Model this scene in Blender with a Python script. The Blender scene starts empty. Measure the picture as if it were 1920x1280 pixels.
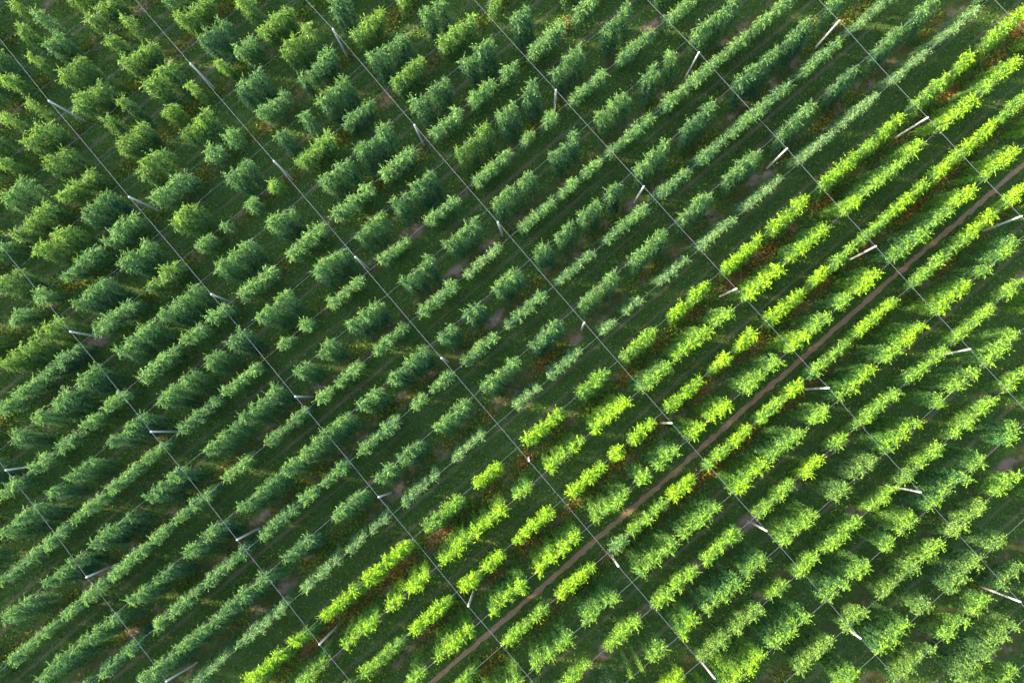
import bpy, math, random
import numpy as np
from mathutils import Matrix, Vector
from math import radians, pi

# ---------------------------------------------------------------- camera, sky, sun, exposure
S = bpy.context.scene
COL = S.collection
CAM_R = Matrix(((0.7582753, 0.6506341, -0.0411561), (-0.6516369, 0.7545107, -0.0779936), (-0.0196926, 0.0859595, 0.9961040)))
CAM_P = Vector((28.6994, -8.7517, 77.7630))
FPX = 1420.24
cam_data = bpy.data.cameras.new('camera')
cam_data.sensor_width = 36.0
cam_data.lens = FPX / 1920 * 36.0
cam_data.clip_start = 0.5
cam_data.clip_end = 6000
cam = bpy.data.objects.new('camera', cam_data)
cam.matrix_world = Matrix.Translation(CAM_P) @ CAM_R.to_4x4()
COL.objects.link(cam)
S.camera = cam

SUN_DIR = Vector((-0.66, 0.75, 0.0)).normalized()      # horizontal direction towards the sun
SUN_EL = radians(20)
world = bpy.data.worlds.new('World')
S.world = world
world.use_nodes = True
wn = world.node_tree
bg = wn.nodes['Background']
sky = wn.nodes.new('ShaderNodeTexSky')
sky.sky_type = 'NISHITA'
sky.sun_disc = False
sky.sun_elevation = SUN_EL
sky.sun_rotation = math.atan2(SUN_DIR.x, SUN_DIR.y)
wn.links.new(sky.outputs[0], bg.inputs[0])
bg.inputs[1].default_value = 0.15
sd = bpy.data.lights.new('sun', 'SUN')
sd.energy = 2.6
sd.angle = radians(2.5)
sd.color = (1.0, 0.90, 0.74)
sun = bpy.data.objects.new('sun', sd)
d = SUN_DIR * math.cos(SUN_EL) + Vector((0, 0, math.sin(SUN_EL)))
sun.rotation_euler = d.to_track_quat('Z', 'Y').to_euler()
sun.location = (0, 0, 60)
COL.objects.link(sun)
S.view_settings.view_transform = 'Standard'
S.view_settings.look = 'None'
S.view_settings.exposure = 2.65
S.view_settings.gamma = 1.0

# ---------------------------------------------------------------- layout of the hop yard (metres)
BAY = 12.744        # pole spacing along a bed
BED = 6.395         # spacing of the beds; bed n lies at y = -n*BED
H = 6.0             # height of the wires
HALF = 0.27         # each wire hangs this part of a bed beside its middle
TRACK_V = 3.65
# trained hops: row (in beds) -> stretches of foliage along the wire, with a letter for variety and leaf tint
ROWS={
 -8.73:"15.2,16.3",
 -8.27:"14.0,15.6 16.6,17.5",
 -7.73:"10.1,11.4 13.7,14.3 15.3,17.8 20.3,24.1",
 -7.27:"7.7,8.8m 10.4,11.3m 14.1,18.1m 20.1,21.5m 22.9,24.1m",
 -6.73:"4.5,5.8m 7.6,11.3m 13.8,17.7m 20.2,24.3m 27.2,31.3m",
 -6.27:"2.3,5.9 7.7,11.1 14.9,16.2 17.3,18.6 20.3,24.2 27.4,31.1 32.6,34.3",
 -5.73:"-1.9,0.3 1.2,6.0 7.0,11.4 14.3,18.6 20.1,21.9 23.9,24.3 27.1,28.4 29.4,32.1 32.5,36.8",
 -5.27:"-3.2,0.2 2.0,6.5 7.5,11.7 14.5,18.3m 20.1,24.1m 27.0,30.5 32.6,37.1m 39.5,41.9",
 -4.73:"-4.7,-2.4 -1.2,0.6 2.1,7.1 7.3,12.0 14.0,18.4 20.6,22.2 23.1,24.9 27.2,31.0 32.5,37.2 39.5,43.6m 45.2,46.6",
 -4.27:"-7.6,-3.3 -3.1,-0.1 1.6,5.9 7.7,11.6 13.8,17.4 20.7,24.1 26.9,28.6 30.2,31.2 32.5,36.6 39.1,44.0 45.6,49.2",
 -3.73:"-10.2,-5.1 -5.1,-0.1 1.4,6.2 7.9,12.3m 14.0,16.4 17.5,18.2 20.4,21.8 23.2,24.5 27.1,31.6 32.8,36.8 39.2,43.6 45.2,50.0 51.8,53.5",
 -3.27:"-11.1,-9.2 -8.3,-3.5 -3.2,0.1 1.8,7.0 7.3,12.4 14.1,19.1 20.9,24.2 27.3,31.5 32.0,36.8 39.3,44.2 45.6,50.0 52.3,54.8",
 -2.73:"-15.0,-12.4 -11.4,-8.7 -8.2,-6.2 -5.2,-2.9 -2.4,0.1 1.8,6.8 7.5,10.0 10.8,13.0 14.1,18.6 20.4,25.2 26.3,31.2 32.4,37.1 38.9,42.8 44.0,47.1 48.2,50.1 51.6,56.2 57.9,60.2",
 -2.27:"-17.0,-12.4 -11.6,-9.7 -9.1,-5.7 -3.9,0.7 1.9,7.1 7.6,9.8 10.3,12.9 14.4,18.7 21.2,25.4 26.5,30.5 31.1,33.5 33.7,36.8 39.3,44.2m 44.7,47.6 48.0,50.1 51.7,56.0 58.1,62.4",
 -1.73:"-19.8,-15.4 -15.1,-12.1 -11.3,-7.4 -7.1,-3.1 -2.7,0.4 1.7,6.8 7.4,11.7 14.1,15.7 16.8,18.4 20.4,24.8 26.8,30.9 32.7,36.9 38.9,44.0 45.2,46.9 48.1,49.9 51.5,56.2 57.6,62.5 64.3,68.0",
 -1.27:"-22.0,-18.4 -16.6,-12.1 -11.3,-6.4 -4.6,0.1 2.6,6.7 7.2,12.1 13.8,15.8 16.5,19.1 20.4,24.8 27.0,31.2 32.5,37.1 38.7,41.8 42.1,44.1 45.9,49.7 52.0,56.3 58.1,60.2 61.2,62.6 64.7,69.2 69.5,71.1",
 -0.73:"-23.4,-20.8 -20.4,-18.0 -17.7,-15.2 -14.9,-12.3 -11.9,-7.1 -6.6,-4.3 -3.7,1.0 2.1,5.5 7.5,12.7 13.8,15.7 16.1,19.6 20.7,25.2 26.6,31.2 32.3,37.1p 39.2,44.1 44.6,47.0 47.6,50.2 50.8,55.0 55.3,56.5 58.1,62.4 62.9,66.2 66.6,69.3 69.9,71.8 71.6,75.7",
 -0.27:"-22.7,-17.9 -17.7,-13.0 -11.6,-9.2 -8.6,-6.3 -5.1,-3.2 -2.9,0.2 1.8,6.8 7.0,11.6 11.1,15.7 16.3,19.1 20.1,25.2 26.5,28.6 29.6,31.7 33.3,36.8 38.6,40.8 41.3,43.9 44.2,47.3 47.6,49.9 51.7,55.9 57.5,62.2 64.5,69.0 68.8,71.0 71.4,74.7 76.6,79.3",
 0.27:"-17.9,-12.9 -11.7,-9.9 -9.5,-5.9 -5.2,-0.1 1.4,6.0 6.6,8.6 9.0,12.2 13.8,18.6 20.2,22.1 22.4,25.5 26.7,31.2 32.1,36.9 38.6,43.7p 44.6,47.6 47.7,50.2 51.8,56.0 56.9,60.5 60.9,65.8 65.7,69.2 70.4,75.2 77.2,81.2p 82.0,84.3",
 0.73:"-15.2,-11.0 -10.8,-6.2 -5.9,-1.1 -1.2,-0.1 1.9,5.7 7.6,12.0 13.4,15.5 15.9,19.0 20.4,24.9 26.4,31.1 32.4,36.8 38.6,43.8 45.1,50.1 51.4,56.0 57.3,62.4 64.5,69.2 71.0,75.0 76.9,81.1 82.4,85.4",
 1.27:"-12.0,-7.4p -6.9,-2.0p -1.9,-0.2p 1.0,2.9p 3.3,6.2p 6.8,9.3p 9.6,12.1p 13.6,18.3p 19.7,24.2p 27.6,31.1p 31.8,36.7p 38.5,40.7p 41.3,43.9p 45.6,50.1p 51.1,55.8p 56.7,59.9p 59.9,62.3p 63.9,68.9p 69.4,71.4p 71.7,74.7p 76.6,78.0p 78.5,81.8p 82.5,85.6p 85.9,88.4p",
 1.73:"-7.9,-3.2 -2.8,-0.3 0.8,5.8 6.5,8.6 9.0,12.1 13.6,18.4 19.9,23.3 26.2,31.1 33.0,36.8 38.7,43.3 44.4,46.7 47.2,49.8 51.3,56.3 57.5,62.3 64.3,68.9 69.3,71.3 72.3,74.8 76.6,81.0 82.3,84.3 85.6,88.2 89.2,91.5",
 2.27:"-4.8,-0.7 1.1,5.8 6.6,8.6 8.8,11.8 12.9,16.9 17.1,21.2 22.2,24.3 26.1,31.0 31.7,36.5 37.6,41.8h 42.1,46.9 47.5,49.6 51.1,56.0 56.8,61.3 61.4,62.2 63.8,66.4 66.6,71.7 72.2,74.9 76.8,81.2 82.0,83.9h 84.2,87.7",
 2.73:"1.1,6.1h 6.9,11.9 12.8,15.3 15.6,18.3 19.5,24.3 26.3,30.9 31.5,33.0 33.9,36.9 38.4,43.3 44.5,46.7 47.4,50.0 51.6,56.0 57.0,59.3 59.7,62.5 63.1,66.9h 67.1,72.2 73.0,77.9 78.5,81.1 81.8,85.2h",
 3.27:"4.0,5.7 7.0,11.8 13.5,18.1 19.3,21.9 22.1,24.8 26.4,31.0 31.7,33.5 33.8,37.0h 38.2,40.5 40.8,43.7 45.1,49.8h 50.9,53.5 53.7,56.3h 57.1,59.3 59.7,62.7 64.1,68.9h 69.3,72.1h 72.3,74.9 76.3,81.2",
 3.73:"6.6,8.8h 12.8,16.1h 16.3,18.2h 19.3,24.0 25.8,27.9g 28.0,32.9 33.1,36.6 37.6,40.7m 40.9,43.5 44.4,47.7 47.9,49.9 50.9,55.9h 56.7,60.1 60.4,62.4 64.1,68.8 69.3,71.4h 71.7,75.3 76.0,79.1",
 4.27:"13.2,18.1h 19.5,23.9h 26.2,31.3h 31.7,36.4 37.8,42.7 42.5,47.1 47.9,50.5 51.1,56.2 56.6,59.0 59.4,62.4 63.9,68.9 69.2,70.9 71.5,75.0",
 4.73:"12.9,17.9 19.5,24.0h 25.6,27.6m 27.8,31.1m 31.8,36.4m 37.9,40.6m 40.6,43.1m 44.0,46.9 47.8,49.9h 50.9,53.3 53.7,56.2 57.5,62.4 63.3,65.5 65.8,68.9 69.8,72.6h",
 5.27:"16.1,18.3g 19.3,20.4s 20.8,21.4s 21.9,24.2h 25.6,28.1 28.7,33.3 33.6,36.8 38.1,43.1 44.4,46.9m 47.2,50.5m 51.2,55.9 57.4,59.4 59.9,62.9h 63.8,66.8h 67.2,69.0h",
 5.73:"19.3,23.8 25.6,29.6m 29.6,33.3m 34.0,36.4 37.3,40.4 40.6,45.6 46.6,50.1 50.3,52.6m 52.7,55.8 56.9,59.0 59.3,62.6 63.8,66.5",
 6.27:"25.6,30.7 31.2,36.0 37.6,40.6h 40.8,43.2 44.6,46.8 47.1,49.9 50.5,55.6 56.0,58.4 59.9,62.6",
 6.73:"31.4,36.4m 37.4,40.4m 41.8,46.9m 47.1,49.7h 50.5,55.5m 56.5,59.5h",
 7.27:"33.4,36.1 38.1,42.7 43.4,45.4m 46.7,51.8 52.2,54.4m",
 7.73:"37.6,42.7m 43.5,46.7h 47.1,49.8 50.5,54.1m",
 8.27:"42.1,46.8m 46.8,50.0",
 8.73:"43.2,47.4",
}
POLES=[(1,-7,12.51,44.89,12.77,44.99),(2,-6,25.52,38.56,25.52,38.56),(1,-5,12.57,32.01,12.76,32.10),(3,-5,38.44,31.97,38.44,31.97),(2,-4,25.56,25.46,25.56,25.46),(3,-3,38.26,19.16,38.38,19.13),(3,-1,38.15,6.51,38.39,6.39),(4,-2,50.97,12.74,50.99,12.72),(5,-1,63.98,6.41,63.94,6.52),(4,0,51.05,-0.07,51.02,0.02),(6,0,76.41,-0.19,76.39,-0.03),(5,1,63.93,-6.31,63.93,-6.31),(6,2,76.15,-12.91,76.20,-12.64),(6,4,76.15,-25.73,76.15,-25.73),(0,-4,0.09,25.35,0.04,25.30),(1,-3,12.69,19.25,12.60,19.20),(0,-2,0.10,12.74,-0.01,12.58),(2,-2,25.54,12.92,25.54,12.92),(1,-1,12.65,6.34,12.68,6.36),(2,0,25.55,0.05,25.55,0.05),(3,1,38.04,-6.26,38.10,-6.41),(4,2,51.09,-13.26,51.13,-13.12),(3,3,38.00,-18.73,37.91,-18.82),(5,3,63.80,-18.86,63.76,-19.01),(5,5,63.74,-31.75,63.60,-31.96),(4,4,51.31,-25.86,51.33,-25.83),(-1,-3,-12.70,18.95,-12.65,19.03),(-1,-1,-12.90,6.10,-12.87,6.20),(0,0,0.04,-0.44,0.08,-0.30),(-1,1,-13.00,-6.14,-13.02,-6.48),(1,1,12.67,-6.06,12.60,-6.32),(0,2,-0.07,-12.78,-0.05,-12.92),(1,3,12.62,-19.09,12.67,-19.16),(2,2,25.56,-12.68,25.56,-12.68),(2,4,25.53,-25.36,25.46,-25.34),(3,5,38.05,-31.81,38.09,-31.80),(2,6,25.59,-38.51,25.41,-38.50),(4,6,51.17,-38.41,51.11,-38.46),(4,8,51.24,-51.41,51.21,-51.43),(3,7,38.05,-44.44,38.06,-44.44)]
rng = np.random.default_rng(11)
random.seed(5)

# ---------------------------------------------------------------- helpers
def tag(o, label=None, cat=None, group=None, kind=None):
    if label: o['label'] = label
    if cat: o['category'] = cat
    if group: o['group'] = group
    if kind: o['kind'] = kind
    return o

def mesh_np(name, verts, faces_n, material, tone=None, smooth=False):
    """verts (N,3); faces are consecutive runs of faces_n vertices; tone = one value per face"""
    me = bpy.data.meshes.new(name)
    nv = len(verts); nf = nv // faces_n
    me.vertices.add(nv); me.vertices.foreach_set('co', np.ascontiguousarray(verts, dtype=np.float32).ravel())
    me.loops.add(nv); me.loops.foreach_set('vertex_index', np.arange(nv, dtype=np.int32))
    me.polygons.add(nf); me.polygons.foreach_set('loop_start', np.arange(0, nv, faces_n, dtype=np.int32))
    if tone is not None:
        at = me.attributes.new('tone', 'FLOAT', 'FACE')
        at.data.foreach_set('value', np.ascontiguousarray(tone, dtype=np.float32))
    me.materials.append(material)
    me.update(calc_edges=True)
    return me

def link(name, me, parent=None):
    o = bpy.data.objects.new(name, me)
    COL.objects.link(o)
    if parent is not None: o.parent = parent
    return o

def empty(name, loc):
    o = bpy.data.objects.new(name, None)
    o.location = loc; o.empty_display_size = 0.4
    COL.objects.link(o)
    return o

def tube_quads(path, radii, n=6):
    """independent quads along a polyline, plus end caps as quads; returns (M,3)"""
    P = np.array(path, float); out = []
    rings = []
    for i, p in enumerate(P):
        t = P[min(i + 1, len(P) - 1)] - P[max(i - 1, 0)]
        t = t / (np.linalg.norm(t) + 1e-9)
        a = np.cross(t, [0.31, 0.2, 0.93] if abs(t[2]) < 0.9 else [1, 0, 0.0]); a /= np.linalg.norm(a)
        b = np.cross(t, a)
        r = radii[i] if hasattr(radii, '__len__') else radii
        ang = np.arange(n) * 2 * pi / n
        rings.append(p + r * (np.cos(ang)[:, None] * a + np.sin(ang)[:, None] * b))
    for i in range(len(P) - 1):
        for k in range(n):
            k2 = (k + 1) % n
            out += [rings[i][k], rings[i][k2], rings[i + 1][k2], rings[i + 1][k]]
    for r, c in ((rings[0], P[0]), (rings[-1], P[-1])):
        for k in range(0, n, 2):
            out += [c, r[k], r[(k + 1) % n], r[(k + 2) % n]]
    return np.array(out)

def nt_mat(name):
    m = bpy.data.materials.new(name); m.use_nodes = True
    nt = m.node_tree
    return m, nt, nt.nodes['Principled BSDF'], nt.nodes['Material Output']

def math_node(nt, op, a, b=None, c=None):
    n = nt.nodes.new('ShaderNodeMath'); n.operation = op
    for i, v in enumerate((a, b, c)):
        if v is None: continue
        if isinstance(v, (int, float)): n.inputs[i].default_value = v
        else: nt.links.new(v, n.inputs[i])
    return n.outputs[0]

def mixc(nt, fac, A, B):
    n = nt.nodes.new('ShaderNodeMix'); n.data_type = 'RGBA'
    if isinstance(fac, (int, float)): n.inputs[0].default_value = fac
    else: nt.links.new(fac, n.inputs[0])
    for i, v in ((6, A), (7, B)):
        if isinstance(v, tuple): n.inputs[i].default_value = (*v, 1)
        else: nt.links.new(v, n.inputs[i])
    return n.outputs[2]

def noise(nt, vec, scale, detail=4, rough=0.6):
    n = nt.nodes.new('ShaderNodeTexNoise'); n.inputs['Scale'].default_value = scale
    n.inputs['Detail'].default_value = detail; n.inputs['Roughness'].default_value = rough
    nt.links.new(vec, n.inputs['Vector'])
    return n.outputs[0]

def ramp01(nt, v, lo, hi):
    n = nt.nodes.new('ShaderNodeMapRange'); n.interpolation_type = 'SMOOTHSTEP'
    nt.links.new(v, n.inputs[0]); n.inputs[1].default_value = lo; n.inputs[2].default_value = hi
    return n.outputs[0]

# ---------------------------------------------------------------- materials
def leaf_mat(name, dark, light, transl, gloss=0.6, trans_w=0.28):
    m, nt, bs, out = nt_mat(name)
    at = nt.nodes.new('ShaderNodeAttribute'); at.attribute_name = 'tone'
    geo = nt.nodes.new('ShaderNodeNewGeometry')
    big = noise(nt, geo.outputs['Position'], 0.22, 2)
    oi = nt.nodes.new('ShaderNodeObjectInfo')
    per = math_node(nt, 'MULTIPLY_ADD', oi.outputs['Random'], 0.24, -0.37)
    t = math_node(nt, 'MULTIPLY_ADD', big, 0.5, math_node(nt, 'ADD', at.outputs['Fac'], per))
    tc = nt.nodes.new('ShaderNodeClamp'); nt.links.new(t, tc.inputs[0])
    c = mixc(nt, tc.outputs[0], dark, light)
    nt.links.new(c, bs.inputs['Base Color'])
    bs.inputs['Roughness'].default_value = gloss
    bs.inputs['Specular IOR Level'].default_value = 0.15
    tr = nt.nodes.new('ShaderNodeBsdfTranslucent')
    tcol = mixc(nt, tc.outputs[0], tuple(x * 0.7 for x in transl), transl)
    nt.links.new(tcol, tr.inputs[0])
    mx = nt.nodes.new('ShaderNodeMixShader'); mx.inputs[0].default_value = trans_w
    nt.links.new(bs.outputs[0], mx.inputs[1]); nt.links.new(tr.outputs[0], mx.inputs[2])
    nt.links.new(mx.outputs[0], out.inputs[0])
    return m

LEAF = {
    'g': leaf_mat('leaf_dark_green', (0.038, 0.098, 0.046), (0.215, 0.340, 0.070), (0.18, 0.38, 0.05)),
    'm': leaf_mat('leaf_mid_green', (0.040, 0.105, 0.040), (0.245, 0.375, 0.045), (0.30, 0.46, 0.02)),
    'p': leaf_mat('leaf_pale_green', (0.050, 0.115, 0.048), (0.260, 0.380, 0.100), (0.18, 0.34, 0.08)),
    'h': leaf_mat('leaf_light_green', (0.036, 0.112, 0.040), (0.285, 0.460, 0.032), (0.36, 0.54, 0.02)),
    'y': leaf_mat('leaf_yellow_green', (0.038, 0.125, 0.034), (0.385, 0.580, 0.012), (0.42, 0.64, 0.01)),
}
LEAF['s'] = LEAF['h']

def plain(name, col, rough=0.7, metal=0.0, bump=None):
    m, nt, bs, out = nt_mat(name)
    geo = nt.nodes.new('ShaderNodeNewGeometry')
    mp = nt.nodes.new('ShaderNodeMapping'); mp.inputs['Scale'].default_value = (6, 6, 0.9)
    nt.links.new(geo.outputs['Position'], mp.inputs[0])
    n = noise(nt, mp.outputs[0], 1.5, 4)
    nt.links.new(mixc(nt, n, tuple(x * 0.72 for x in col), tuple(min(1, x * 1.22) for x in col)), bs.inputs['Base Color'])
    bs.inputs['Roughness'].default_value = rough; bs.inputs['Metallic'].default_value = metal
    return m
M_POLE = plain('weathered_pole_wood', (0.46, 0.42, 0.35), 0.75)
M_CABLE = plain('galvanised_cable', (0.13, 0.14, 0.145), 0.8, 0.0)
M_WIRE = plain('thin_galvanised_wire', (0.14, 0.15, 0.155), 0.8, 0.0)
M_CLAMP = plain('zinc_clamp', (0.5, 0.5, 0.5), 0.4, 0.6)
M_BINE = plain('bine_stem', (0.10, 0.14, 0.06), 0.8)

def ground_material():
    m, nt, bs, out = nt_mat('field_ground')
    geo = nt.nodes.new('ShaderNodeNewGeometry')
    pos = geo.outputs['Position']
    sep = nt.nodes.new('ShaderNodeSeparateXYZ'); nt.links.new(pos, sep.inputs[0])
    y = sep.outputs[1]
    wob = noise(nt, pos, 0.55, 3)
    fr = math_node(nt, 'FRACT', math_node(nt, 'ADD', math_node(nt, 'DIVIDE', y, BED), 100.5))
    dist = math_node(nt, 'MULTIPLY', math_node(nt, 'ABSOLUTE', math_node(nt, 'SUBTRACT', fr, 0.5)), BED)
    dist = math_node(nt, 'ADD', dist, math_node(nt, 'MULTIPLY', math_node(nt, 'SUBTRACT', wob, 0.5), 1.3))
    inner = math_node(nt, 'SUBTRACT', 1.0, ramp01(nt, dist, 0.35, 1.05))
    # grass, with mowing streaks along the rows
    mp = nt.nodes.new('ShaderNodeMapping'); mp.inputs['Scale'].default_value = (0.10, 2.6, 1)
    nt.links.new(pos, mp.inputs[0])
    streak = noise(nt, mp.outputs[0], 1.0, 5, 0.65)
    patch = noise(nt, pos, 0.35, 4)
    fine = noise(nt, pos, 5.0, 6, 0.75)
    g = mixc(nt, ramp01(nt, streak, 0.35, 0.68), (0.095, 0.160, 0.036), (0.185, 0.270, 0.050))
    g = mixc(nt, math_node(nt, 'MULTIPLY', ramp01(nt, patch, 0.45, 0.75), 0.6), g, (0.085, 0.150, 0.026))
    g = mixc(nt, math_node(nt, 'MULTIPLY', ramp01(nt, fine, 0.35, 0.7), 0.4), (0.055, 0.095, 0.018), g)
    thin = noise(nt, mp.outputs[0], 0.55, 3)
    g = mixc(nt, math_node(nt, 'MULTIPLY', ramp01(nt, thin, 0.60, 0.78), 0.5), g, (0.105, 0.075, 0.045))
    af = math_node(nt, 'FRACT', math_node(nt, 'ADD', math_node(nt, 'DIVIDE', y, BED), 100.0))
    ad = math_node(nt, 'MULTIPLY', math_node(nt, 'ABSOLUTE', math_node(nt, 'SUBTRACT', af, 0.5)), BED)      # metres from the middle of the alley
    ad = math_node(nt, 'ADD', ad, math_node(nt, 'MULTIPLY', math_node(nt, 'SUBTRACT', wob, 0.5), 0.35))
    rd = math_node(nt, 'ABSOLUTE', math_node(nt, 'SUBTRACT', ad, 0.85))
    rut = math_node(nt, 'SUBTRACT', 1.0, ramp01(nt, rd, 0.08, 0.32))
    rut = math_node(nt, 'MULTIPLY', rut, math_node(nt, 'MULTIPLY', ramp01(nt, thin, 0.38, 0.62), 0.75))
    g = mixc(nt, rut, g, (0.200, 0.150, 0.080))
    # bed soil
    so = mixc(nt, fine, (0.19, 0.110, 0.070), (0.38, 0.240, 0.165))
    wn_ = noise(nt, pos, 0.33, 4)
    weed = mixc(nt, ramp01(nt, noise(nt, pos, 1.6, 5), 0.4, 0.62), (0.055, 0.095, 0.020), (0.12, 0.090, 0.025))
    so = mixc(nt, ramp01(nt, wn_, 0.36, 0.50), so, weed)
    nt.links.new(mixc(nt, inner, g, so), bs.inputs['Base Color'])
    bs.inputs['Roughness'].default_value = 0.95
    bs.inputs['Specular IOR Level'].default_value = 0.1
    bp = nt.nodes.new('ShaderNodeBump'); bp.inputs['Strength'].default_value = 0.9; bp.inputs['Distance'].default_value = 0.25
    nt.links.new(noise(nt, pos, 3.0, 7, 0.75), bp.inputs['Height'])
    nt.links.new(bp.outputs[0], bs.inputs['Normal'])
    return m

# ---------------------------------------------------------------- setting: ground and track
me = bpy.data.meshes.new('ground')
me.from_pydata([(-3000, -3000, 0), (3000, -3000, 0), (3000, 3000, 0), (-3000, 3000, 0)], [], [(0, 1, 2, 3)])
me.materials.append(ground_material())
tag(link('ground', me), kind='structure')

def track_mesh(v0, w, x0, x1, z, mat, name, amp=0.07):
    xs = np.arange(x0, x1, 0.5); vs = []; fs = []
    for i, x in enumerate(xs):
        yc = -v0 * BED + amp * math.sin(x * 0.11 + 1) + 0.6 * amp * math.sin(x * 0.31)
        wl = w * (0.5 + 0.13 * rng.standard_normal()); wr = w * (0.5 + 0.13 * rng.standard_normal())
        for f, dz in ((-1, 0.0), (-0.5, 0.016), (0, 0.006), (0.5, 0.016), (1, 0.0)):
            vs.append((x, yc + (wl if f > 0 else wr) * f, z + dz))
    for i in range(len(xs) - 1):
        for k in range(4):
            a = i * 5 + k
            fs.append((a, a + 5, a + 6, a + 1))
    me = bpy.data.meshes.new(name); me.from_pydata(vs, [], fs); me.materials.append(mat)
    return me

def track_mat():
    m, nt, bs, out = nt_mat('trodden_earth')
    geo = nt.nodes.new('ShaderNodeNewGeometry'); pos = geo.outputs['Position']
    c = mixc(nt, noise(nt, pos, 2.2, 6, 0.7), (0.22, 0.115, 0.055), (0.43, 0.235, 0.120))
    nt.links.new(mixc(nt, ramp01(nt, noise(nt, pos, 1.1, 5, 0.7), 0.60, 0.74), c, (0.055, 0.09, 0.03)), bs.inputs['Base Color'])
    bs.inputs['Roughness'].default_value = 0.95
    bp = nt.nodes.new('ShaderNodeBump'); bp.inputs['Strength'].default_value = 0.7; bp.inputs['Distance'].default_value = 0.1
    nt.links.new(noise(nt, pos, 7, 5), bp.inputs['Height']); nt.links.new(bp.outputs[0], bs.inputs['Normal'])
    return m
tag(link('dirt_track', track_mesh(TRACK_V, 0.48, -40, 130, 0.006, track_mat(), 'dirt_track')), kind='structure')

# ---------------------------------------------------------------- foliage library
def leaves(C, size, up=0.35, rg=rng):
    """C (N,3) centres -> folded rhomb leaves as quads (4N,3)"""
    n = len(C)
    nrm = rg.normal(size=(n, 3)); nrm[:, 2] = np.abs(nrm[:, 2]) + up
    nrm /= np.linalg.norm(nrm, axis=1)[:, None]
    t = rg.normal(size=(n, 3)); t[:, 2] -= 0.5
    t -= (t * nrm).sum(1)[:, None] * nrm; t /= np.linalg.norm(t, axis=1)[:, None] + 1e-9
    b = np.cross(nrm, t)
    s = size[:, None]
    q = np.stack([C - t * s * 0.5, C + b * s * 0.42 + nrm * s * 0.10, C + t * s * 0.6, C - b * s * 0.42 + nrm * s * 0.10], 1)
    return q.reshape(-1, 3)

def make_bine(rg, dense=1.0, starry=0.0):
    """one bine on its string, standing vertically on the origin: leaf quads and tones"""
    Cs, Sz, T = [], [], []
    top = H + rg.uniform(-0.15, 0.35)
    ns = int(190 * dense)
    z = 0.5 + (top - 0.5) * rg.random(ns) ** 0.7
    r = 0.06 + 0.30 * rg.random(ns); a = rg.random(ns) * 2 * pi
    Cs.append(np.stack([r * np.cos(a), r * np.sin(a), z], 1)); Sz.append(rg.uniform(0.12, 0.22, ns)); T.append(rg.uniform(0.0, 0.35, ns))
    nl = int(150 * dense)
    for i in range(nl):
        h = rg.random() ** 0.80
        z0 = 0.55 + (top - 0.6) * h
        L = (0.40 + 0.52 * min(1, h * 1.25)) * rg.uniform(0.4, 1.2)
        az = rg.random() * 2 * pi
        k = max(3, int(L / 0.075))
        sgm = np.linspace(0.15, 1, k)
        lift = rg.uniform(0.0, 0.35); drop = rg.uniform(0.25, 0.95)
        R = L * sgm * (1 - 0.25 * sgm)
        az2 = az + rg.uniform(-0.6, 0.6) * sgm
        P = np.stack([R * np.cos(az2), R * np.sin(az2), z0 + lift * sgm - drop * sgm ** 2], 1)
        P += rg.normal(size=P.shape) * 0.045
        Cs.append(P); Sz.append(rg.uniform(0.10, 0.185, k) * (1.1 - 0.35 * sgm))
        lit_young = rg.random() * (0.16 + 0.84 * h ** 5)  # darker inside and low, lighter on top: shade painted in, plus young tips
        T.append(0.02 + (0.13 + 0.85 * lit_young) * sgm + 0.2 * lit_young)
    for i in range(int(36 * dense)):                    # long strands hanging down the lower half
        z0 = rg.uniform(1.4, 5.2); L = rg.uniform(0.9, 1.9); k = int(L / 0.10); sgm = np.linspace(0, 1, k)
        az = rg.random() * 2 * pi; r0 = rg.uniform(0.05, 0.45)
        P = np.stack([(r0 + 0.14 * sgm) * np.cos(az), (r0 + 0.14 * sgm) * np.sin(az), np.maximum(z0 - L * sgm, 0.15)], 1) + rg.normal(size=(k, 3)) * 0.05
        Cs.append(P); Sz.append(rg.uniform(0.09, 0.17, k)); T.append(rg.uniform(0.0, 0.15, k) + 0.55 * rg.random() * sgm)
    for i in range(int(14 + 5 * starry)):                # young shoots sprawling over the wire
        L = rg.uniform(0.25, 0.85); az = rg.random() * 2 * pi
        k = int(L / 0.06); sgm = np.linspace(0.1, 1, k)
        rise = rg.uniform(-0.1, 0.55)
        P = np.stack([L * sgm * np.cos(az), L * sgm * np.sin(az), top - 0.1 + rise * sgm - 0.35 * rg.random() * sgm ** 2], 1)
        P += rg.normal(size=P.shape) * 0.03
        Cs.append(P); Sz.append(rg.uniform(0.09, 0.16, k) * (1.15 - 0.5 * sgm)); T.append(0.55 + 0.45 * sgm)
    C = np.concatenate(Cs); S_ = np.concatenate(Sz); T_ = np.clip(np.concatenate(T), 0, 1)
    return leaves(C, S_, rg=rg), T_

LIB = [make_bine(rng, dense=rng.uniform(0.8, 1.15)) for i in range(26)]
LIBY = [make_bine(rng, dense=rng.uniform(0.7, 1.15), starry=1.0) for i in range(22)]

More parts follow.
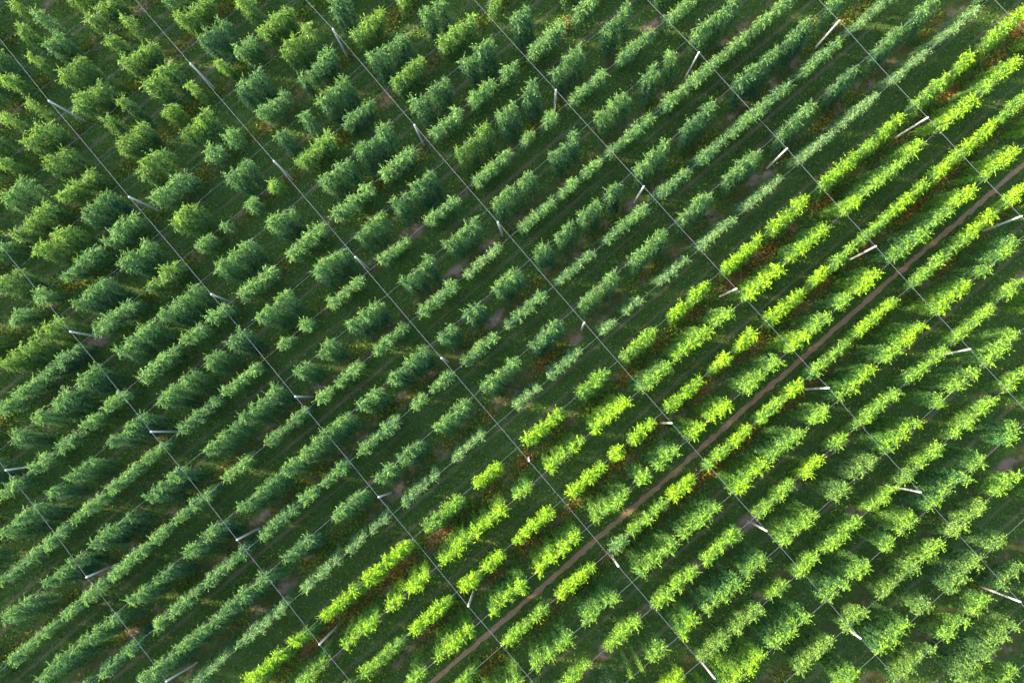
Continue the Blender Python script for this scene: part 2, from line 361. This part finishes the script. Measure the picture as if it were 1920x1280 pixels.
def clump(v, x0, x1, c):
    """foliage quads, tones and bine paths of one clump; coordinates in the world, root line on the bed"""
    bed = round(v); side = v - bed; yw = -v * BED; yb = -bed * BED * 0.72 + yw * 0.28
    L = x1 - x0
    if c == 's': n = 1
    else: n = max(1, int(round((L + 0.15) / 0.92)))
    pad = min(0.55, L / 2)
    xs = np.linspace(x0 + pad, x1 - pad, n) if n > 1 else np.array([(x0 + x1) / 2])
    Q, T, paths = [], [], []
    for i, x in enumerate(xs):
        x = x + (random.uniform(-0.12, 0.12) if n > 1 else 0)
        lib = LIBY if c in 'yhs' else LIB
        q, t = lib[random.randrange(len(lib))]
        a = random.uniform(0, 2 * pi); ca, sa = math.cos(a), math.sin(a)
        wr = random.uniform(0.82, 1.16) * min(1.0, 0.55 + L / n * 0.45)
        if v < -2.5: wr *= 1.12
        if c == 'p': wr *= 0.80
        if c == 's': wr *= 0.5
        hs = random.uniform(0.89, 1.06)
        X = (q[:, 0] * ca - q[:, 1] * sa) * wr; Y = (q[:, 0] * sa + q[:, 1] * ca) * wr; Z = q[:, 2] * hs
        rx = x + random.uniform(-0.35, 0.35) - (x - (x0 + x1) / 2) * 0.18   # root, drawn together
        f = np.clip(Z / H, 0, 1.0)
        X = X + rx + (x - rx) * f
        Y = Y + yb + (yw - yb) * (f ** 0.6) + random.uniform(-0.10, 0.08) * side
        if c in 'ps':
            keep = np.repeat(rng.random(len(t)) < (0.75 if c == 'p' else 0.4), 4)
            X, Y, Z, t = X[keep], Y[keep], Z[keep], t[keep[::4]]
        Q.append(np.stack([X, Y, np.maximum(Z, 0.03)], 1)); T.append(t)
        paths.append([(rx, yb, 0.0), (rx * .75 + x * .25, yb * .58 + yw * .42, H * 0.25), (rx * .4 + x * .6, yb * .27 + yw * .73, H * 0.6), (x, yw, H)])
    return np.concatenate(Q), np.concatenate(T), paths

# ---------------------------------------------------------------- hop plants
ORD = ['first', 'second', 'third', 'fourth', 'fifth', 'sixth', 'seventh', 'eighth', 'ninth', 'tenth', 'eleventh', 'twelfth',
       'thirteenth', 'fourteenth', 'fifteenth', 'sixteenth', 'seventeenth', 'eighteenth', 'nineteenth', 'twentieth',
       'twenty-first', 'twenty-second', 'twenty-third', 'twenty-fourth', 'twenty-fifth', 'twenty-sixth', 'twenty-seventh']
rows = {}
for v, t in ROWS.items():
    L = []
    for it in t.split():
        c = it[-1] if it[-1].isalpha() else ''
        if c == 'm' and v < 5 and v > 1.5: c = 'h'
        x0, x1 = map(float, it.rstrip('gmpyhs').split(','))
        L.append([x0, x1, c])
    rows[v] = L
vs_all = sorted(rows)
def row_words(v):
    if v < TRACK_V:
        k = sorted((w for w in vs_all if w < TRACK_V), reverse=True).index(v); return ORD[k] + ' row above the track'
    k = sorted(w for w in vs_all if w > TRACK_V).index(v); return ORD[k] + ' row below the track'
def default_colour(v):
    if v > 6.5: return random.choice('hhm')
    if v > 4.5: return random.choice('yhhh')
    if v > 1.5: return random.choice('yyyh')
    if v > 1: return 'p'
    if v < -5.6: return random.choice('gmmm')  # far rows: yellow backlight painted in by picking mid-green leaves more often
    if v < -3.5: return random.choice('ggm')  # fainter backlight tint, also painted
    return 'g'
def proj(X, Y, Z):
    q = CAM_R.transposed() @ (Vector((X, Y, Z)) - CAM_P)
    return 960 + FPX * q.x / -q.z, 640 - FPX * q.y / -q.z
def inframe(p): return (min(max(p[0], 0), 1920), min(max(p[1], 0), 1280))
def seen_area(v, x0, x1):
    bed = round(v); r = 0.5
    P = [proj(x, -v * BED, H) for x in (x0, x1)] + [proj(x, -bed * BED, 0.8) for x in (x1, x0)]
    P = [inframe(p) for p in P]
    A = abs(sum(P[i][0] * P[(i + 1) % 4][1] - P[(i + 1) % 4][0] * P[i][1] for i in range(4))) / 2
    w = math.hypot(P[0][0] - P[1][0], P[0][1] - P[1][1])
    return A + w * 24

items = []
for v in vs_all:
    for i, (x0, x1, c) in enumerate(rows[v]):
        items.append((seen_area(v, x0, x1), v, i, x0, x1, c or default_colour(v)))
items.sort(key=lambda e: -e[0])
NAMEC = {'g': 'dark-green', 'm': 'mid-green', 'p': 'pale grey-green', 'h': 'light-green', 'y': 'bright yellow-green', 's': 'sparse light-green'}
GROUP = 'hop clumps trained up to the row wires'
rest = {}
for rank, (ar, v, i, x0, x1, c) in enumerate(items):
    Q, T, paths = clump(v, x0, x1, c)
    if rank >= 300:
        rest.setdefault(c, []).append((Q, T)); continue
    bed = round(v)
    base = Vector(((x0 + x1) / 2, -bed * BED, 0))
    root = empty('hop_plant', base)
    L = x1 - x0
    size = 'long' if L > 3.9 else 'medium' if L > 2.3 else 'short'
    tag(root, '%s %s hop clump, %s from left in %s' % (size, NAMEC[c], ORD[i], row_words(v)), 'hop plant', GROUP)
    link('foliage', mesh_np('foliage', Q - np.array(base), 4, LEAF[c], T), root)
    for p in paths:
        link('bine', mesh_np('bine', tube_quads(np.array(p) - np.array(base), [0.03, 0.026, 0.022, 0.015], 4), 4, M_BINE), root)

# hops beyond the frame edges and the smallest ones: one mass
def margin(v, x0, x1):
    k = math.floor(x0 / BAY) - 1; out = []
    while k * BAY < x1:
        for s, e in ((1.5, 6.2), (7.5, 12.2)):
            a, b = k * BAY + s + random.uniform(-.4, .4), k * BAY + e + random.uniform(-.5, .3)
            if a > x0 and b < x1: out.append((a, b))
        k += 1
    return out
M = 20.0
vv = sorted(set([round(n + sgn * HALF, 2) for n in range(-12, 13) for sgn in (-1, 1)]))
for v in vv:
    if v in rows: lo, hi = rows[v][0][0] - 0.4, rows[v][-1][1] + 0.4
    elif v < 0: lo = hi = 16 + (v + 8.7) * -2
    else: lo = hi = 46
    for a, b in margin(v, lo - M, lo) + margin(v, hi, hi + M):
        c = default_colour(v)
        Q, T, _ = clump(v, a, b, c)
        rest.setdefault(c, []).append((Q, T))
Qs, Ts, Mi, mats = [], [], [], []
for c, L in rest.items():
    mats.append(LEAF[c])
    for q, t in L:
        Qs.append(q); Ts.append(t); Mi.append(np.full(len(t), len(mats) - 1, dtype=np.int32))
me = mesh_np('hop_foliage', np.concatenate(Qs), 4, mats[0], np.concatenate(Ts))
for m in mats[1:]: me.materials.append(m)
me.polygons.foreach_set('material_index', np.concatenate(Mi)); me.update()
tag(link('hop_foliage', me), 'smaller green hop foliage filling the remaining stretches of the trellis rows', 'hops', kind='stuff')

# ---------------------------------------------------------------- poles
pole_xy = {}
for (u, v, X, Y, bx, by) in POLES: pole_xy[(u, v)] = (X, Y)
lines = {}
for (u, v, *_r) in POLES: lines.setdefault(u, []).append(v)
us = sorted(lines)
for (u, v, X, Y, bx, by) in POLES:
    root = empty('trellis_pole', (bx, by, 0))
    vs = sorted(lines[u]); i = vs.index(v)
    tag(root, 'pale round trellis pole, %s from the top along the %s thick cable from left' % (ORD[i], ORD[us.index(u)]), 'pole',
        'poles that carry the hop trellis')
    d = Vector((X - bx, Y - by, H))
    path = [d * t for t in (-0.02, 0.0, 0.33, 0.66, 1.0, 1.025)]
    link('pole_shaft', mesh_np('pole_shaft', tube_quads(path, [0.12, 0.118, 0.11, 0.10, 0.092, 0.075], 10), 4, M_POLE), root)
    cl = [d * 0.975 , d * 0.99]
    link('cable_clamp', mesh_np('cable_clamp', tube_quads(cl, [0.112, 0.112], 10), 4, M_CLAMP), root)

# ---------------------------------------------------------------- thick cross cables, from pole top to pole top
for u in range(-2, 9):
    pts = []
    for v in range(-12, 13):
        if (u + v) % 2: continue
        X, Y = pole_xy.get((u, v), (u * BAY + v * 0.0066, -v * BED))
        pts.append((X, Y, H + 0.03))
    full = []
    for A, B in zip(pts[:-1], pts[1:]):
        for t in (0, 0.25, 0.5, 0.75):
            full.append((A[0] + (B[0] - A[0]) * t, A[1] + (B[1] - A[1]) * t, A[2] - 0.12 * 4 * t * (1 - t)))
    full.append(pts[-1])
    o = link('cross_cable', mesh_np('cross_cable', tube_quads(full, 0.016, 5), 4, M_CABLE))
    k = u + 1
    if k < 0 or k > 8 : w = 'thick grey cable beyond the %s edge of the photo' % ('left' if k < 0 else 'right')
    else: w = 'thick grey cable running from pole to pole across the rows, %s from the left' % ORD[k]
    tag(o, w, 'cable', 'thick cables across the rows')
for v in vv:
    if v not in rows: continue
    x0, x1 = rows[v][0][0] - 14, rows[v][-1][1] + 14
    full = []
    x = math.floor(x0 / BAY) * BAY
    while x < x1:
        for t in (0, 0.25, 0.5, 0.75):
            full.append((x + t * BAY, -v * BED, H - 0.10 - 0.14 * 4 * t * (1 - t)))
        x += BAY
    o = link('row_wire', mesh_np('row_wire', tube_quads(full, 0.010, 4), 4, M_WIRE))
    tag(o, 'thin grey wire carrying the hops of the ' + row_words(v), 'wire', 'thin wires along the hop rows')

# ---------------------------------------------------------------- grass and weeds
def smooth_noise(x, y, seed):
    r = np.random.default_rng(seed); out = np.zeros_like(x)
    for k in range(14):
        a = r.uniform(0, 2 * pi); f = r.uniform(0.25, 1.6); ph = r.uniform(0, 2 * pi)
        out += np.sin((x * math.cos(a) + y * math.sin(a)) * f + ph) / 14 ** .5
    return out
def in_view(X, Y, m=60):
    Rt = np.array(CAM_R.transposed()); q = (Rt @ (np.stack([X, Y, np.zeros_like(X)]) - np.array(CAM_P)[:, None]))
    px = 960 + FPX * q[0] / -q[2]; py = 640 - FPX * q[1] / -q[2]
    return (px > -m) & (px < 1920 + m) & (py > -m) & (py < 1280 + m)

N = 420000
X = rng.uniform(-40, 105, N); Y = rng.uniform(-75, 70, N)
bd = np.abs((Y / BED + 100.5) % 1 - 0.5) * BED
ad = np.abs(3.1975 - bd)
ok = in_view(X, Y) & (bd > 1.0) & ((np.abs(ad - 0.85) > 0.2) | (rng.random(N) < 0.45)) & (np.abs(Y + TRACK_V * BED) > rng.uniform(0.12, 0.42, N))
X, Y = X[ok], Y[ok]
C = np.stack([X, Y, rng.uniform(0.02, 0.10, len(X))], 1)
gm = leaf_mat('grass_blades', (0.095, 0.160, 0.030), (0.220, 0.310, 0.045), (0.10, 0.18, 0.02), 0.6, 0.15)
me = mesh_np('grass', leaves(C, rng.uniform(0.10, 0.24, len(X)), 0.1), 4, gm,
             np.clip(0.44 + 0.24 * smooth_noise(X * 0.12, Y * 3.2, 21) + 0.16 * smooth_noise(X * 0.5, Y * 0.5, 22) + rng.normal(0, 0.16, len(X)), 0, 1))
tag(link('grass', me), 'short dark mown grass in the alleys between the hop beds', 'grass', kind='stuff')

N = 420000
X = rng.uniform(-40, 105, N); n = rng.integers(-11, 12, N); Y = -n * BED + rng.normal(0, 0.55, N)
ok = in_view(X, Y); X, Y, n = X[ok], Y[ok], n[ok]
den = smooth_noise(X, Y, 3)
bare = np.where((n >= -2) & (n <= 1), 0.3, np.where(n >= 5, 0.8, np.where((n >= 2) & (n <= 4), -1.2, -0.8)))
ok = den + rng.normal(0, 0.35, len(X)) > bare
X, Y, n, den = X[ok], Y[ok], n[ok], den[ok]
C = np.stack([X, Y, rng.random(len(X)) ** 1.5 * 0.55 + 0.03], 1)
q = leaves(C, rng.uniform(0.10, 0.26, len(X)), 0.4)
kind = smooth_noise(X, Y, 9) + rng.normal(0, 0.45, len(X))
mi = np.where(kind > 1.15, 2, np.where(kind > 0.25, 1, 0)).astype(np.int32)
mi = np.where((n >= 2) & (n <= 4) & (kind > 0.45), 2, mi)
mi = np.where((n < 1) & (mi == 2) & (rng.random(len(X)) < .6), 0, mi).astype(np.int32)
wm = [leaf_mat('weed_green', (0.07, 0.130, 0.018), (0.18, 0.28, 0.025), (0.16, 0.24, 0.01), 0.6),
      leaf_mat('weed_olive', (0.15, 0.170, 0.022), (0.38, 0.36, 0.025), (0.24, 0.20, 0.01), 0.6),
      leaf_mat('weed_rust', (0.22, 0.115, 0.025), (0.50, 0.26, 0.03), (0.30, 0.12, 0.01), 0.6)]
me = mesh_np('weeds', q, 4, wm[0], rng.random(len(X)))
for m in wm[1:]: me.materials.append(m)
me.polygons.foreach_set('material_index', mi); me.update()
tag(link('weeds', me), 'olive green and rusty brown weeds covering the hop beds', 'weeds', kind='stuff')
